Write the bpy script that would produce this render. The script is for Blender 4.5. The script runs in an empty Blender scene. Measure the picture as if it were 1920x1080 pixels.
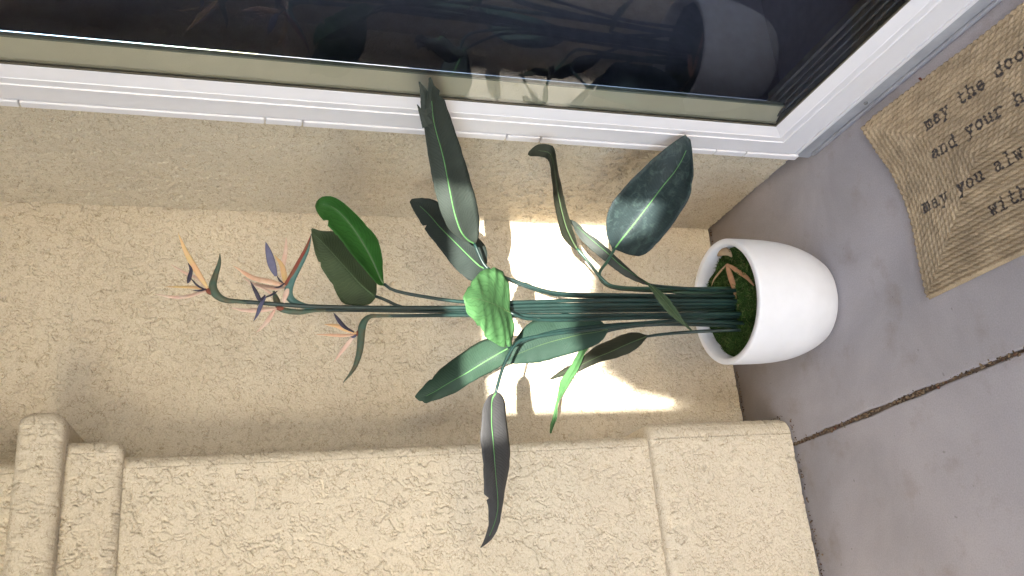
import bpy, bmesh, math, random
import numpy as np
from mathutils import Matrix, Vector

random.seed(7); RNG = np.random.default_rng(7)
SC = bpy.context.scene; COL = SC.collection

# ------------------------------------------------------------------ camera
F = 1600.0                                   # focal length in photo pixels (1920 wide)
CAM = np.array([-1.1263, -2.3487, 1.5])
R = np.array([[0.9353481677848083, 0.09024510920556589, -0.3420228432226093],
              [-0.3534088388229854, 0.27950840727343723, -0.8927358192126355],
              [0.015033218663719417, 0.9558927086906468, 0.29333109587745204]])   # upright camera axes -> world
cd = bpy.data.cameras.new('camera'); cam = bpy.data.objects.new('camera', cd); COL.objects.link(cam)
cd.sensor_fit = 'HORIZONTAL'; cd.sensor_width = 36; cd.lens = 36 * F / 1920
cd.clip_start = 0.02; cd.clip_end = 2000
# the phone was held on its side: picture right = world down
mw = np.eye(4); mw[:3, 0] = -R[:, 1]; mw[:3, 1] = R[:, 0]; mw[:3, 2] = R[:, 2]; mw[:3, 3] = CAM
cam.matrix_world = Matrix(mw.tolist()); SC.camera = cam

# ------------------------------------------------------------------ light
SUN = np.array([.335, 1.0, -.47])            # direction the sunlight travels
el = math.atan2(.47, math.hypot(.335, 1.0))
w = bpy.data.worlds.new('World'); SC.world = w; w.use_nodes = True
wn = w.node_tree; bg = wn.nodes['Background']
sky = wn.nodes.new('ShaderNodeTexSky'); sky.sky_type = 'NISHITA'; sky.sun_disc = False
sky.sun_elevation = el; sky.sun_rotation = math.radians(198.5)
wn.links.new(sky.outputs[0], bg.inputs['Color']); bg.inputs['Strength'].default_value = .15
sd = bpy.data.lights.new('sun', 'SUN'); sd.energy = 3.3; sd.angle = math.radians(.5); sd.color = (1, .955, .88)
so = bpy.data.objects.new('sun', sd); COL.objects.link(so)
so.rotation_euler = Vector(SUN.tolist()).to_track_quat('-Z', 'Y').to_euler()
vs = SC.view_settings; vs.view_transform = 'Standard'; vs.look = 'None'; vs.gamma = 1; vs.use_curve_mapping = False
vs.exposure = 3.1

# ------------------------------------------------------------------ helpers
def ray(px, py):
    return R @ np.array([1080 - py - 540, -(px - 960), -F], float)
def at(px, py, y):                            # photo pixel -> point in the depth plane y
    r = ray(px, py); return CAM + r * ((y - CAM[1]) / r[1])
def atX(px, py, x):
    r = ray(px, py); return CAM + r * ((x - CAM[0]) / r[0])
def fl(px, py, z=0.):
    r = ray(px, py); return CAM + r * ((z - CAM[2]) / r[2])

_perm = np.random.default_rng(3).permutation(256); _perm = np.concatenate([_perm, _perm, _perm])
_g = np.random.default_rng(4).normal(size=(256, 3)); _g /= np.linalg.norm(_g, axis=1)[:, None]
def perlin(P, off=0.):
    P = np.asarray(P, float) + off
    sh = P.shape[:-1]; P = P.reshape(-1, 3)
    i = np.floor(P).astype(int); f = P - i; i &= 255
    u = f * f * f * (f * (f * 6 - 15) + 10)
    out = 0
    for dx in (0, 1):
        for dy in (0, 1):
            for dz in (0, 1):
                h = _perm[_perm[_perm[(i[:, 0] + dx) & 255] + ((i[:, 1] + dy) & 255)] + ((i[:, 2] + dz) & 255)]
                d = ((f - (dx, dy, dz)) * _g[h]).sum(1)
                wt = (u[:, 0] if dx else 1 - u[:, 0]) * (u[:, 1] if dy else 1 - u[:, 1]) * (u[:, 2] if dz else 1 - u[:, 2])
                out = out + d * wt
    return (out * 1.4).reshape(sh)

def link(name, me, mat, parent=None):
    o = bpy.data.objects.new(name, me); COL.objects.link(o)
    if mat is not None: me.materials.append(mat)
    if parent is not None: o.parent = parent
    return o
def raw_mesh(name, V, Fq, smooth=True):
    V = np.asarray(V, np.float32); Fq = np.asarray(Fq, np.int32); k = Fq.shape[1]
    me = bpy.data.meshes.new(name); me.vertices.add(len(V)); me.vertices.foreach_set('co', V.ravel())
    me.loops.add(Fq.size); me.loops.foreach_set('vertex_index', Fq.ravel())
    me.polygons.add(len(Fq)); me.polygons.foreach_set('loop_start', np.arange(len(Fq), dtype=np.int32) * k)
    me.polygons.foreach_set('loop_total', np.full(len(Fq), k, np.int32))
    me.polygons.foreach_set('use_smooth', np.full(len(Fq), smooth, bool))
    me.update(calc_edges=True); return me
def grid_faces(nu, nv, wrap=False):
    i = np.arange(nu if wrap else nu - 1)[:, None]; j = np.arange(nv - 1)[None, :]
    a = i * nv + j; b = ((i + 1) % nu) * nv + j
    return np.stack([a, b, b + 1, a + 1], -1).reshape(-1, 4)
def grid(name, P, mat, parent=None, flip=False, wrap=False, uv=None, smooth=True):
    nu, nv = P.shape[:2]; Fq = grid_faces(nu, nv, wrap)
    if flip: Fq = Fq[:, ::-1]
    me = raw_mesh(name, P.reshape(-1, 3), Fq, smooth)
    if uv is not None:
        l = me.uv_layers.new(name='UVMap'); l.data.foreach_set('uv', uv.reshape(-1, 2)[Fq.ravel()].astype(np.float32).ravel())
    return link(name, me, mat, parent)
class MB:                                     # collects shapes into one bmesh
    def __init__(s): s.bm = bmesh.new()
    def box(s, x0, x1, y0, y1, z0, z1):
        m = Matrix.Translation(((x0 + x1) / 2, (y0 + y1) / 2, (z0 + z1) / 2)) @ Matrix.Diagonal((abs(x1 - x0), abs(y1 - y0), abs(z1 - z0), 1))
        bmesh.ops.create_cube(s.bm, size=1, matrix=m); return s
    def build(s, name, mat, parent=None, bevel=0, smooth=False):
        me = bpy.data.meshes.new(name); s.bm.to_mesh(me); s.bm.free()
        o = link(name, me, mat, parent)
        if smooth:
            for p in me.polygons: p.use_smooth = True
        if bevel:
            b = o.modifiers.new('bevel', 'BEVEL'); b.width = bevel; b.segments = 2
        return o
def tag(o, label=None, cat=None, group=None, kind=None):
    if label: o['label'] = label
    if cat: o['category'] = cat
    if group: o['group'] = group
    if kind: o['kind'] = kind
    return o
def empty(name, loc=(0, 0, 0)):
    o = bpy.data.objects.new(name, None); COL.objects.link(o); o.location = [float(c) for c in loc]; o.empty_display_size = .05
    bpy.context.view_layer.update(); return o
def keep(parent):                             # parts are modelled in world coordinates
    bpy.context.view_layer.update()
    for c in parent.children: c.matrix_parent_inverse = parent.matrix_world.inverted()

def spline(pts, n):
    pts = np.asarray(pts, float)
    if len(pts) < 3:
        t = np.linspace(0, 1, n)[:, None]; return pts[0] * (1 - t) + pts[-1] * t
    P = np.vstack([2 * pts[0] - pts[1], pts, 2 * pts[-1] - pts[-2]])
    d = np.linalg.norm(np.diff(pts[:, :3], axis=0), axis=1); s = np.concatenate([[0], np.cumsum(d)])
    t = np.linspace(0, s[-1], n); out = []
    for v in t:
        k = min(np.searchsorted(s, v, 'right') - 1, len(pts) - 2); u = (v - s[k]) / max(d[k], 1e-9)
        p0, p1, p2, p3 = P[k], P[k + 1], P[k + 2], P[k + 3]
        h = max(d[k], 1e-9)
        h0 = d[k - 1] if k > 0 else h; h1 = d[k + 1] if k + 1 < len(d) else h
        m1 = (p2 - p0) / (h + h0) * h; m2 = (p3 - p1) / (h + h1) * h
        out.append((2*u**3 - 3*u*u + 1) * p1 + (u**3 - 2*u*u + u) * m1 + (-2*u**3 + 3*u*u) * p2 + (u**3 - u*u) * m2)
    return np.array(out)
def tube(name, pts, rad, mat, parent=None, n=40, k=10, flat=1.0, axis=None, wob=0.):
    """swept tube with per-point radius; flat<1 squashes it along `axis`"""
    pts = np.asarray(pts, float); rad = np.asarray(rad, float) * np.ones(len(pts))
    S = spline(np.column_stack([pts, rad]), n); C = S[:, :3]; r = np.maximum(S[:, 3], 1e-4)
    T = np.gradient(C, axis=0); T /= np.linalg.norm(T, axis=1)[:, None] + 1e-12
    a = np.array(axis if axis is not None else (.35, -.9, .2), float)
    A = a - (T @ a)[:, None] * T; A /= np.linalg.norm(A, axis=1)[:, None] + 1e-9
    B = np.cross(T, A)
    th = np.arange(k) * 2 * np.pi / k
    ring = C[:, None] + r[:, None, None] * (np.cos(th)[None, :, None] * A[:, None] * flat + np.sin(th)[None, :, None] * B[:, None])
    if wob: ring += wob * perlin(ring * 60)[..., None] * A[:, None]
    V = np.vstack([ring.reshape(-1, 3), C[:1], C[-1:]])
    i = np.arange(n - 1)[:, None]; j = np.arange(k)[None, :]; j2 = (j + 1) % k
    Q = np.stack([i * k + j, i * k + j2, (i + 1) * k + j2, (i + 1) * k + j], -1).reshape(-1, 4)
    c0, c1 = n * k, n * k + 1
    E1 = np.array([[c0, (jj + 1) % k, jj, c0] for jj in range(k)]); E2 = np.array([[c1, (n - 1) * k + jj, (n - 1) * k + (jj + 1) % k, c1] for jj in range(k)])
    me = bpy.data.meshes.new(name)
    me.from_pydata(V.tolist(), [], Q.tolist() + [q[:3].tolist() for q in E1] + [q[:3].tolist() for q in E2])
    for p in me.polygons: p.use_smooth = True
    return link(name, me, mat, parent)

# ------------------------------------------------------------------ materials
def mat(name, col=(.5, .5, .5), rough=.6, spec=.5):
    m = bpy.data.materials.new(name); m.use_nodes = True
    p = m.node_tree.nodes['Principled BSDF']
    p.inputs['Base Color'].default_value = (*col, 1); p.inputs['Roughness'].default_value = rough
    p.inputs['Specular IOR Level'].default_value = spec
    return m, m.node_tree, p
def N(nt, typ, **kw):
    n = nt.nodes.new(typ)
    for k, v in kw.items(): setattr(n, k, v)
    return n
def noise(nt, scale, detail=4, rough=.55, coord='Object', dist=0):
    tc = N(nt, 'ShaderNodeTexCoord'); t = N(nt, 'ShaderNodeTexNoise'); t.inputs['Scale'].default_value = scale
    t.inputs['Detail'].default_value = detail; t.inputs['Roughness'].default_value = rough; t.inputs['Distortion'].default_value = dist
    nt.links.new(tc.outputs[coord], t.inputs['Vector']); return t
def ramp(nt, src, stops):
    r = N(nt, 'ShaderNodeValToRGB'); e = r.color_ramp.elements
    while len(e) < len(stops): e.new(.5)
    for q, (pos, c) in zip(e, stops): q.position = pos; q.color = (*c, 1) if len(c) == 3 else c
    nt.links.new(src, r.inputs[0]); return r.outputs[0]
def mix(nt, a, b, fac, mode='MIX'):
    m = N(nt, 'ShaderNodeMix', data_type='RGBA', blend_type=mode)
    for s, v in ((6, a), (7, b), (0, fac)):
        if hasattr(v, 'is_linked'): nt.links.new(v, m.inputs[s])
        elif isinstance(v, tuple): m.inputs[s].default_value = (*v, 1)
        else: m.inputs[s].default_value = v
    return m.outputs[2]
def math_(nt, op, a, b=None):
    m = N(nt, 'ShaderNodeMath', operation=op)
    for s, v in ((0, a), (1, b)):
        if v is None: continue
        if hasattr(v, 'is_linked'): nt.links.new(v, m.inputs[s])
        else: m.inputs[s].default_value = v
    return m.outputs[0]
def bump(nt, p, h, strength=.3, dist=.002):
    b = N(nt, 'ShaderNodeBump'); b.inputs['Strength'].default_value = strength; b.inputs['Distance'].default_value = dist
    nt.links.new(h, b.inputs['Height']); nt.links.new(b.outputs[0], p.inputs['Normal'])

def M_stucco(name, c0, c1):
    m, nt, p = mat(name, rough=.9, spec=.2)
    big = noise(nt, 2.3, 5); c = ramp(nt, big.outputs[0], [(.3, c0), (.7, c1)])
    sp = noise(nt, 260, 2); c = mix(nt, c, ramp(nt, sp.outputs[0], [(.3, (.72, .70, .68)), (.62, (1.06, 1.06, 1.06))]), .55, 'MULTIPLY')
    # shade of the trowel grooves painted as thin dark lines, broken into short squiggles
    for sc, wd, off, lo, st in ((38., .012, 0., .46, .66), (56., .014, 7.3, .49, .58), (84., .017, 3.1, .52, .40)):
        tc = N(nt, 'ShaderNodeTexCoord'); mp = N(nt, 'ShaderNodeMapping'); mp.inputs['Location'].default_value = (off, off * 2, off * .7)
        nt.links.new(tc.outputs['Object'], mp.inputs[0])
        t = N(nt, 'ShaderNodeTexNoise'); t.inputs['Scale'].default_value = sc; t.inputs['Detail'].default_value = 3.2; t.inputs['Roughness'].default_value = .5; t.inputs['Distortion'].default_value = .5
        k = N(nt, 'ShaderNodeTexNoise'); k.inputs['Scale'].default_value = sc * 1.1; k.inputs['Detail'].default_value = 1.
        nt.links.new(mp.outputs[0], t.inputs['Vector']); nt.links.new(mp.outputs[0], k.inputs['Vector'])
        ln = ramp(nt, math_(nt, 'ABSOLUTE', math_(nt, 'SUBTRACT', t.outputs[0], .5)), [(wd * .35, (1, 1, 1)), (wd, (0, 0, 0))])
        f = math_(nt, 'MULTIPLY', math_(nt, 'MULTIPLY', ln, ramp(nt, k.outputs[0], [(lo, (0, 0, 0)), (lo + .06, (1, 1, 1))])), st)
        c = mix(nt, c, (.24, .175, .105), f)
    nt.links.new(c, p.inputs['Base Color'])
    bump(nt, p, noise(nt, 420, 4, .7).outputs[0], .5, .0012); return m
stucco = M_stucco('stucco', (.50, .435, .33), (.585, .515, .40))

def M_concrete():
    m, nt, p = mat('concrete', rough=.75, spec=.3)
    a = noise(nt, 3.1, 6, .6, dist=.4); c = ramp(nt, a.outputs[0], [(.28, (.25, .233, .243)), (.55, (.325, .302, .314)), (.78, (.37, .346, .355))])
    st = noise(nt, 9, 5, .6); c = mix(nt, c, (.16, .115, .075), math_(nt, 'MULTIPLY', ramp(nt, st.outputs[0], [(.56, (0, 0, 0)), (.74, (1, 1, 1))]), .35))
    # brown water stain along the house wall and round the planter
    tc = N(nt, 'ShaderNodeTexCoord'); sx = N(nt, 'ShaderNodeSeparateXYZ'); nt.links.new(tc.outputs['Object'], sx.inputs[0])
    wl = math_(nt, 'ADD', math_(nt, 'ADD', sx.outputs[1], .22), math_(nt, 'MULTIPLY', noise(nt, 4.5, 4).outputs[0], .45))
    stain = ramp(nt, wl, [(.10, (0, 0, 0)), (.45, (1, 1, 1))])
    c = mix(nt, c, (.165, .12, .075), math_(nt, 'MULTIPLY', stain, .62))
    fs = noise(nt, 300, 2); c = mix(nt, c, ramp(nt, fs.outputs[0], [(.3, (.85, .85, .85)), (.7, (1.08, 1.08, 1.08))]), .7, 'MULTIPLY')
    pit = noise(nt, 55, 1); c = mix(nt, c, (.07, .05, .045), math_(nt, 'MULTIPLY', ramp(nt, pit.outputs[0], [(.77, (0, 0, 0)), (.80, (1, 1, 1))]), .35))
    nt.links.new(c, p.inputs['Base Color']); bump(nt, p, noise(nt, 180, 5, .7).outputs[0], .25, .0015); return m
concrete = M_concrete()
def M_simple(name, c, rough=.6, spec=.5, var=.12, scale=30, bmp=.0, bs=300):
    m, nt, p = mat(name, c, rough, spec)
    n = noise(nt, scale, 4); lo = tuple(x * (1 - var) for x in c); hi = tuple(min(1, x * (1 + var)) for x in c)
    nt.links.new(ramp(nt, n.outputs[0], [(.3, lo), (.7, hi)]), p.inputs['Base Color'])
    if bmp: bump(nt, p, noise(nt, bs, 4).outputs[0], bmp, .001)
    return m
vinyl = M_simple('white_vinyl', (.62, .61, .64), .35, .5, .02, 12)
ceramic = M_simple('white_planter', (.58, .58, .60), .55, .35, .04, 14, .12, 90)
jamb_m = M_simple('tan_jamb', (.60, .535, .42), .6, .4, .05, 10)
bead_m = M_simple('pale_bead', (.20, .21, .18), .9, .4, .03)
sill_m = M_simple('grey_sill', (.10, .10, .11), .5, .4, .25, 24)
alum = M_simple('aluminium', (.27, .275, .30), .5, .5, .15, 18, .15)
dirt = M_simple('dirt', (.12, .09, .07), .95, .1, .5, 70, .6)
dark = M_simple('dark_room', (.10, .108, .17), .9, .1, .1)
gasket = M_simple('black_gasket', (.085, .075, .055), .6, .3, .1)
def M_glass():
    m = bpy.data.materials.new('window_glass'); m.use_nodes = True; nt = m.node_tree; nt.nodes.clear()
    out = N(nt, 'ShaderNodeOutputMaterial'); mx = N(nt, 'ShaderNodeMixShader'); fr = N(nt, 'ShaderNodeFresnel'); fr.inputs[0].default_value = 1.5
    tr = N(nt, 'ShaderNodeBsdfTransparent'); tr.inputs[0].default_value = (.95, .96, .91, 1)
    gl = N(nt, 'ShaderNodeBsdfGlossy'); gl.inputs['Roughness'].default_value = .0; gl.inputs[0].default_value = (.78, .84, 1, 1)
    nt.links.new(fr.outputs[0], mx.inputs[0]); nt.links.new(tr.outputs[0], mx.inputs[1]); nt.links.new(gl.outputs[0], mx.inputs[2])
    nt.links.new(mx.outputs[0], out.inputs[0]); return m
glass = M_glass()

def M_leaf(name, base, vein_or_crease, rough, trans, vein_k=46, blot=None, vst=.13):
    m, nt, p = mat(name, base, rough, .16)
    uv = N(nt, 'ShaderNodeUVMap'); s = N(nt, 'ShaderNodeSeparateXYZ'); nt.links.new(uv.outputs[0], s.inputs[0])
    t = math_(nt, 'ABSOLUTE', s.outputs[1])
    nz = noise(nt, 26, 3)
    ph = math_(nt, 'ADD', math_(nt, 'SUBTRACT', math_(nt, 'MULTIPLY', s.outputs[0], float(vein_k)), math_(nt, 'MULTIPLY', t, 5.)), math_(nt, 'MULTIPLY', nz.outputs[0], 3.2))
    wv = math_(nt, 'SINE', math_(nt, 'MULTIPLY', ph, 6.283))
    lo = tuple(c * .72 for c in base); hi = tuple(c * 1.25 for c in base)
    big = noise(nt, 9, 5, .6); c = ramp(nt, big.outputs[0], [(.3, lo), (.7, hi)])
    c = mix(nt, c, vein_or_crease, math_(nt, 'MULTIPLY', ramp(nt, wv, [(.72, (0, 0, 0)), (1., (1, 1, 1))]), vst))
    if blot:
        bl = noise(nt, 34, 5, .7, dist=1.2); c = mix(nt, c, blot, math_(nt, 'MULTIPLY', ramp(nt, bl.outputs[0], [(.50, (0, 0, 0)), (.66, (1, 1, 1))]), .36))
    oi = N(nt, 'ShaderNodeObjectInfo')
    c = mix(nt, c, ramp(nt, oi.outputs['Random'], [(0, (.8, .85, .85)), (1, (1.2, 1.15, 1.05))]), 1., 'MULTIPLY')
    nt.links.new(c, p.inputs['Base Color'])
    bump(nt, p, math_(nt, 'ADD', wv, math_(nt, 'MULTIPLY', noise(nt, 90, 4).outputs[0], 2.2)), .16, .0011)
    if trans:
        out = nt.nodes['Material Output']; tl = N(nt, 'ShaderNodeBsdfTranslucent'); ms = N(nt, 'ShaderNodeMixShader'); ms.inputs[0].default_value = trans
        nt.links.new(c, tl.inputs[0]); nt.links.new(p.outputs[0], ms.inputs[1]); nt.links.new(tl.outputs[0], ms.inputs[2]); nt.links.new(ms.outputs[0], out.inputs[0])
    return m
leaf_dark = M_leaf('leaf_upper', (.027, .034, .030), (.05, .062, .055), .5, 0)
leaf_blue = M_leaf('leaf_upper_dusty', (.019, .029, .031), (.045, .065, .062), .48, 0, blot=(.075, .115, .108))
leaf_grey = M_leaf('leaf_upper_grey', (.054, .054, .058), (.072, .074, .076), .65, 0)
leaf_green = M_leaf('leaf_under_green', (.022, .082, .017), (.010, .035, .008), .55, .12, vein_k=13, vst=.35)
leaf_olive = M_leaf('leaf_olive', (.036, .055, .028), (.085, .11, .06), .55, .05, vein_k=30, vst=.25)
leaf_lime = M_leaf('leaf_under_lime', (.075, .175, .066), (.022, .075, .02), .55, .2, vein_k=10, vst=.5)  # dark bands are the shade of its pleats, painted into the colour
leaf_mid = M_leaf('leaf_mid_green', (.022, .044, .031), (.05, .085, .06), .5, .05)
leaf_brown = M_leaf('leaf_under_brown', (.022, .026, .018), (.035, .035, .025), .6, 0, vein_k=14)
rib_m = M_simple('leaf_midrib', (.075, .18, .065), .7, .15, .15, 40)
rib_dark = M_simple('leaf_midrib_dark', (.05, .085, .03), .5, .4, .15, 40)
stem_m = M_simple('stem', (.007, .021, .018), .42, .4, .35, 18)
stem_g = M_simple('stem_green', (.018, .055, .035), .4, .5, .3, 18)
def M_grad(name, c0, c1, rough=.55):
    m, nt, p = mat(name, c0, rough, .4); n = noise(nt, 45, 5)
    nt.links.new(ramp(nt, n.outputs[0], [(.35, c0), (.65, c1)]), p.inputs['Base Color']); return m
orange = M_grad('petal_orange', (.58, .33, .21), (.62, .43, .31))
salmon = M_grad('petal_salmon', (.58, .38, .30), (.60, .46, .37))
yellow = M_grad('petal_yellow', (.56, .40, .17), (.60, .36, .20))
violet = M_grad('petal_violet', (.07, .07, .125), (.10, .10, .165))
black_p = M_grad('petal_dark', (.016, .014, .028), (.03, .025, .05))
spathe_m = M_grad('spathe_green', (.045, .085, .06), (.075, .065, .035))
spathe_t = M_grad('spathe_teal', (.045, .12, .11), (.08, .16, .14))
redbase = M_grad('flower_base_red', (.20, .035, .022), (.16, .06, .03))
dry_m = M_grad('dried_petal', (.30, .13, .06), (.36, .20, .10), .8)
dry2_m = M_grad('dry_leaf', (.30, .20, .11), (.36, .26, .16), .9)

# ------------------------------------------------------------------ stucco relief (real displaced geometry)
def relief(P, amp=1.):
    wz = perlin(P * 38, 3.3); wy = perlin(P * 38, 17.1); wf = perlin(P * 130, 27.)
    Q = P * np.array([46, 46, 40]) + .7 * np.stack([wz, wy, -wz], -1) + .22 * wf[..., None]
    n = perlin(Q, 5.); n2 = perlin(P * 70 + .5 * np.stack([wy, wz, wy], -1) + .2 * wf[..., None], 41.)
    mk = np.clip(perlin(P * 31, 9.) * 4 + .45, 0, 1); mk2 = np.clip(perlin(P * 37, 77.) * 4 + .05, 0, 1)
    h = np.tanh(n * 14) * .0006 - .0060 * np.exp(-(n / .065) ** 2) * mk - .0050 * np.exp(-(n2 / .075) ** 2) * mk2
    h += .0005 * perlin(P * 60, 1.) + .0004 * perlin(P * 210, 2.) + .0014 * perlin(P * 6, 8.) + .0011 * perlin(P * 15, 18.)
    return h * amp
def stucco_sheet(name, O, U, V, nrm, ds, parent, mt=stucco, amp=1.):
    O, U, V, nrm = (np.array(a, float) for a in (O, U, V, nrm))
    nu = int(np.linalg.norm(U) / ds) + 2; nv = int(np.linalg.norm(V) / ds) + 2
    P = O + np.linspace(0, 1, nu)[:, None, None] * U + np.linspace(0, 1, nv)[None, :, None] * V
    P = P + relief(P, amp)[..., None] * nrm
    return grid(name, P, mt, parent, flip=np.dot(np.cross(U, V), nrm) < 0)

ZT = 3.3; DT = 2.45
bw = empty('back_wall', (-.37, 0, 0)); tag(bw, 'tan textured stucco house wall behind the potted plant', 'wall')
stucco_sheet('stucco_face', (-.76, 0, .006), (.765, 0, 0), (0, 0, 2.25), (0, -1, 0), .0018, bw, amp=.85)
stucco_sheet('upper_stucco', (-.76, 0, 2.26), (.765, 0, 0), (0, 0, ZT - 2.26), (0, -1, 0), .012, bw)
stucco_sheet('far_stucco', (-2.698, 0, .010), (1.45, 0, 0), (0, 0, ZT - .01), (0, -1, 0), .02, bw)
MB().box(-2.7, .25, .012, .2, -.02, ZT).build('wall_core', dirt, bw); keep(bw)
sw = empty('side_wall', (0, -.28, 0)); tag(sw, 'narrow tan stucco strip of wall between the corner and the glass door', 'wall')
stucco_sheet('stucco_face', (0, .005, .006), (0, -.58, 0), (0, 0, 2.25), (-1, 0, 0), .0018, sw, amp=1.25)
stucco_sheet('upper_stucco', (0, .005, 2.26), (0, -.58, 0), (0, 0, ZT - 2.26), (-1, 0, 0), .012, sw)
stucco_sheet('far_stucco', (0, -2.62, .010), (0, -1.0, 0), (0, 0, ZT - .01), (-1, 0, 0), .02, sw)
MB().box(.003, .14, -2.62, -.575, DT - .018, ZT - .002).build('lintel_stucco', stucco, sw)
MB().box(.012, .14, -.56, .011, -.02, ZT).box(.012, .14, -3.6, -2.66, 0, ZT).build('wall_core', dirt, sw); keep(sw)

# pilaster: rounded profile extruded upwards, one mesh for each of its pieces
def pil_piece(name, right, front, rows, parent, r=.03, ds=.0019, left=-1.30):
    """rows: (z, inset, extra): inset rounds the arris, extra steps the whole profile inwards"""
    L1 = np.arange(0, abs(front) - r, ds); L2 = np.arange(0, right - r - left, ds)
    fan = np.linspace(0, np.pi / 2, 18)
    rings = []
    for z, ins, ex in rows:
        rt, fr = right - ex, front + ex
        s1 = np.stack([np.full_like(L1, rt - r), -L1 * (abs(fr) - r) / (abs(front) - r) , np.full_like(L1, z)], -1); n1 = np.tile([1., 0, 0], (len(L1), 1))
        cf = np.tile([rt - r, fr + r, z], (18, 1)); nf = np.stack([np.cos(fan), -np.sin(fan), 0 * fan], -1)
        s2 = np.stack([rt - r - L2, np.full_like(L2, fr + r), np.full_like(L2, z)], -1); n2 = np.tile([0., -1, 0], (len(L2), 1))
        C = np.vstack([s1, cf, s2]); Nn = np.vstack([n1, nf, n2]); rings.append((C + Nn * (r - ins), Nn))
    P = np.array([a for a, _ in rings]); Nn = np.array([b for _, b in rings])
    P = P + relief(P, .9)[..., None] * Nn
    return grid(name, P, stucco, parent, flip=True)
def rows_round(z0, z1, ds, rr, ex=0, steps=8, bottom=True, top=True, capx=.05):
    out = []
    a = np.linspace(0, np.pi / 2, steps)
    if bottom: out += [(z0, rr, capx)] + [(z0, rr, e) for e in np.linspace(capx, 0, 8)[1:]] + [(z0 + rr * (1 - math.sin(t)), rr * (1 - math.cos(t)), 0) for t in a[::-1][1:]] if False else \
        [(z0 + 1e-4 * i, rr, e) for i, e in enumerate(np.linspace(capx, 0, 10))] + [(z0 + rr * (1 - math.cos(t)), rr * (1 - math.sin(t)), 0) for t in a[1:]]
    zs = z0 + (rr if bottom else 0); ze = z1 - (rr if top else 0)
    out += [(z, 0, 0) for z in np.arange(zs + ds, ze, ds)]
    if top: out += [(z1 - rr * (1 - math.cos(t)), rr * (1 - math.sin(t)), 0) for t in a[::-1]] + [(z1 + 1e-4 * i, rr, e) for i, e in enumerate(np.linspace(0, capx, 10)[1:])]
    return out
pl = empty('pilaster', (-1.07, -.1, 0)); tag(pl, 'tan stucco pillar with square plinth and stepped band moulding beside the wall recess', 'pillar')
pil_piece('shaft', -.733, -.20, [(z, 0, 0) for z in np.arange(.40, 2.2, .0019)], pl)
pil_piece('shaft', -.733, -.20, [(z, 0, 0) for z in np.arange(2.199, ZT, .02)], pl)
pil_piece('plinth', -.700, -.228, [(z, 0, 0) for z in (.004, .006)] + rows_round(.008, .445, .0019, .024, bottom=False, capx=.04), pl, r=.05)
pil_piece('moulding', -.700, -.225, rows_round(1.772, 1.893, .0019, .024, top=False), pl)
pil_piece('moulding', -.640, -.275, rows_round(1.890, 1.985, .0019, .029, capx=.08), pl)
for x1, y0, z0, z1 in ((-.750, -.188, .001, ZT - .004), (-.717, -.216, .003, .430), (-.717, -.213, 1.786, 1.888), (-.660, -.262, 1.904, 1.970)):
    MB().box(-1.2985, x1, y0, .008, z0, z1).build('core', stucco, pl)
keep(pl)

# ------------------------------------------------------------------ floor
def slab(name, poly, z1, label_kind='structure'):
    bm = bmesh.new(); vs_ = [bm.verts.new((x, y, z1)) for x, y in poly]; f = bm.faces.new(vs_)
    if f.normal.z < 0 or True: bm.normal_update()
    r = bmesh.ops.extrude_face_region(bm, geom=[f]); 
    for v in r['geom']:
        if isinstance(v, bmesh.types.BMVert): v.co.z = z1 - .1
    bmesh.ops.recalc_face_normals(bm, faces=bm.faces)
    me = bpy.data.meshes.new(name); bm.to_mesh(me); bm.free(); o = link(name, me, concrete); o['kind'] = 'structure'
    b = o.modifiers.new('bevel', 'BEVEL'); b.width = .004; b.segments = 2; return o
jx = lambda y: -.781 + (y + .205) * (-.745 + .781) / (-1.052 + .205)
jy = np.linspace(.06, -5.2, 60)
wv = [.0022 * math.sin(31 * y) + .0018 * math.sin(77 * y + 1) for y in jy]
slab('pavement', [(jx(y) + .0048 + q, y) for y, q in zip(jy, wv)] + [(.9, -5.2), (.9, .06)], 0.)
slab('pavement', [(-5.4, .06), (-5.4, -5.2)] + [(jx(y) - .0048 - q * .7, y) for y, q in zip(jy[::-1], wv[::-1])], -.003)
g = MB(); g.box(-300, 300, -300, 300, -.32, -.10)
gm = M_simple('sandy_ground', (.27, .26, .25), .95, .2, .2, 2, .4, 40)
tag(g.build('ground', gm), kind='structure')
# grit and soil lying in the joint
jd = MB(); jd.box(-.86, -.60, -5.1, 0, -.09, -.007)
jb = jd.build('joint_soil', dirt); tag(jb, kind='structure')
def pebble_mesh(name, spots, mt):
    bm = bmesh.new()
    for x, y, z, s in spots:
        m = Matrix.Translation((x, y, z)) @ Matrix.Rotation(random.uniform(0, 6.28), 4, Vector((random.random(), random.random(), random.random() + .1)).normalized()) @ Matrix.Diagonal((s, s * random.uniform(.5, .9), s * random.uniform(.35, .7), 1))
        v = bmesh.ops.create_icosphere(bm, subdivisions=1, radius=1, matrix=m)['verts']
        for q in v: q.co += Vector((random.gauss(0, 1), random.gauss(0, 1), random.gauss(0, 1))) * s * .13
    me = bpy.data.meshes.new(name); bm.to_mesh(me); bm.free()
    return link(name, me, mt)
def M_debris():
    m, nt, p = mat('debris', rough=.95, spec=.15); oi = N(nt, 'ShaderNodeNewGeometry')
    nt.links.new(ramp(nt, oi.outputs['Random Per Island'], [(0, (.05, .032, .022)), (.4, (.13, .085, .05)), (.75, (.22, .16, .10)), (1, (.09, .03, .02))]), p.inputs['Base Color']); return m
debris_m = M_debris()
spots = []
for i in range(900):
    y = random.uniform(-1.3, -.2); d = perlin(np.array([[y * 9, 0, 0]]))[0]
    if random.random() < .35 + .9 * d + .25: spots.append((jx(y) + random.gauss(0, .0035), y, random.uniform(-.007, .0), random.uniform(.0015, .0046)))
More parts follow.
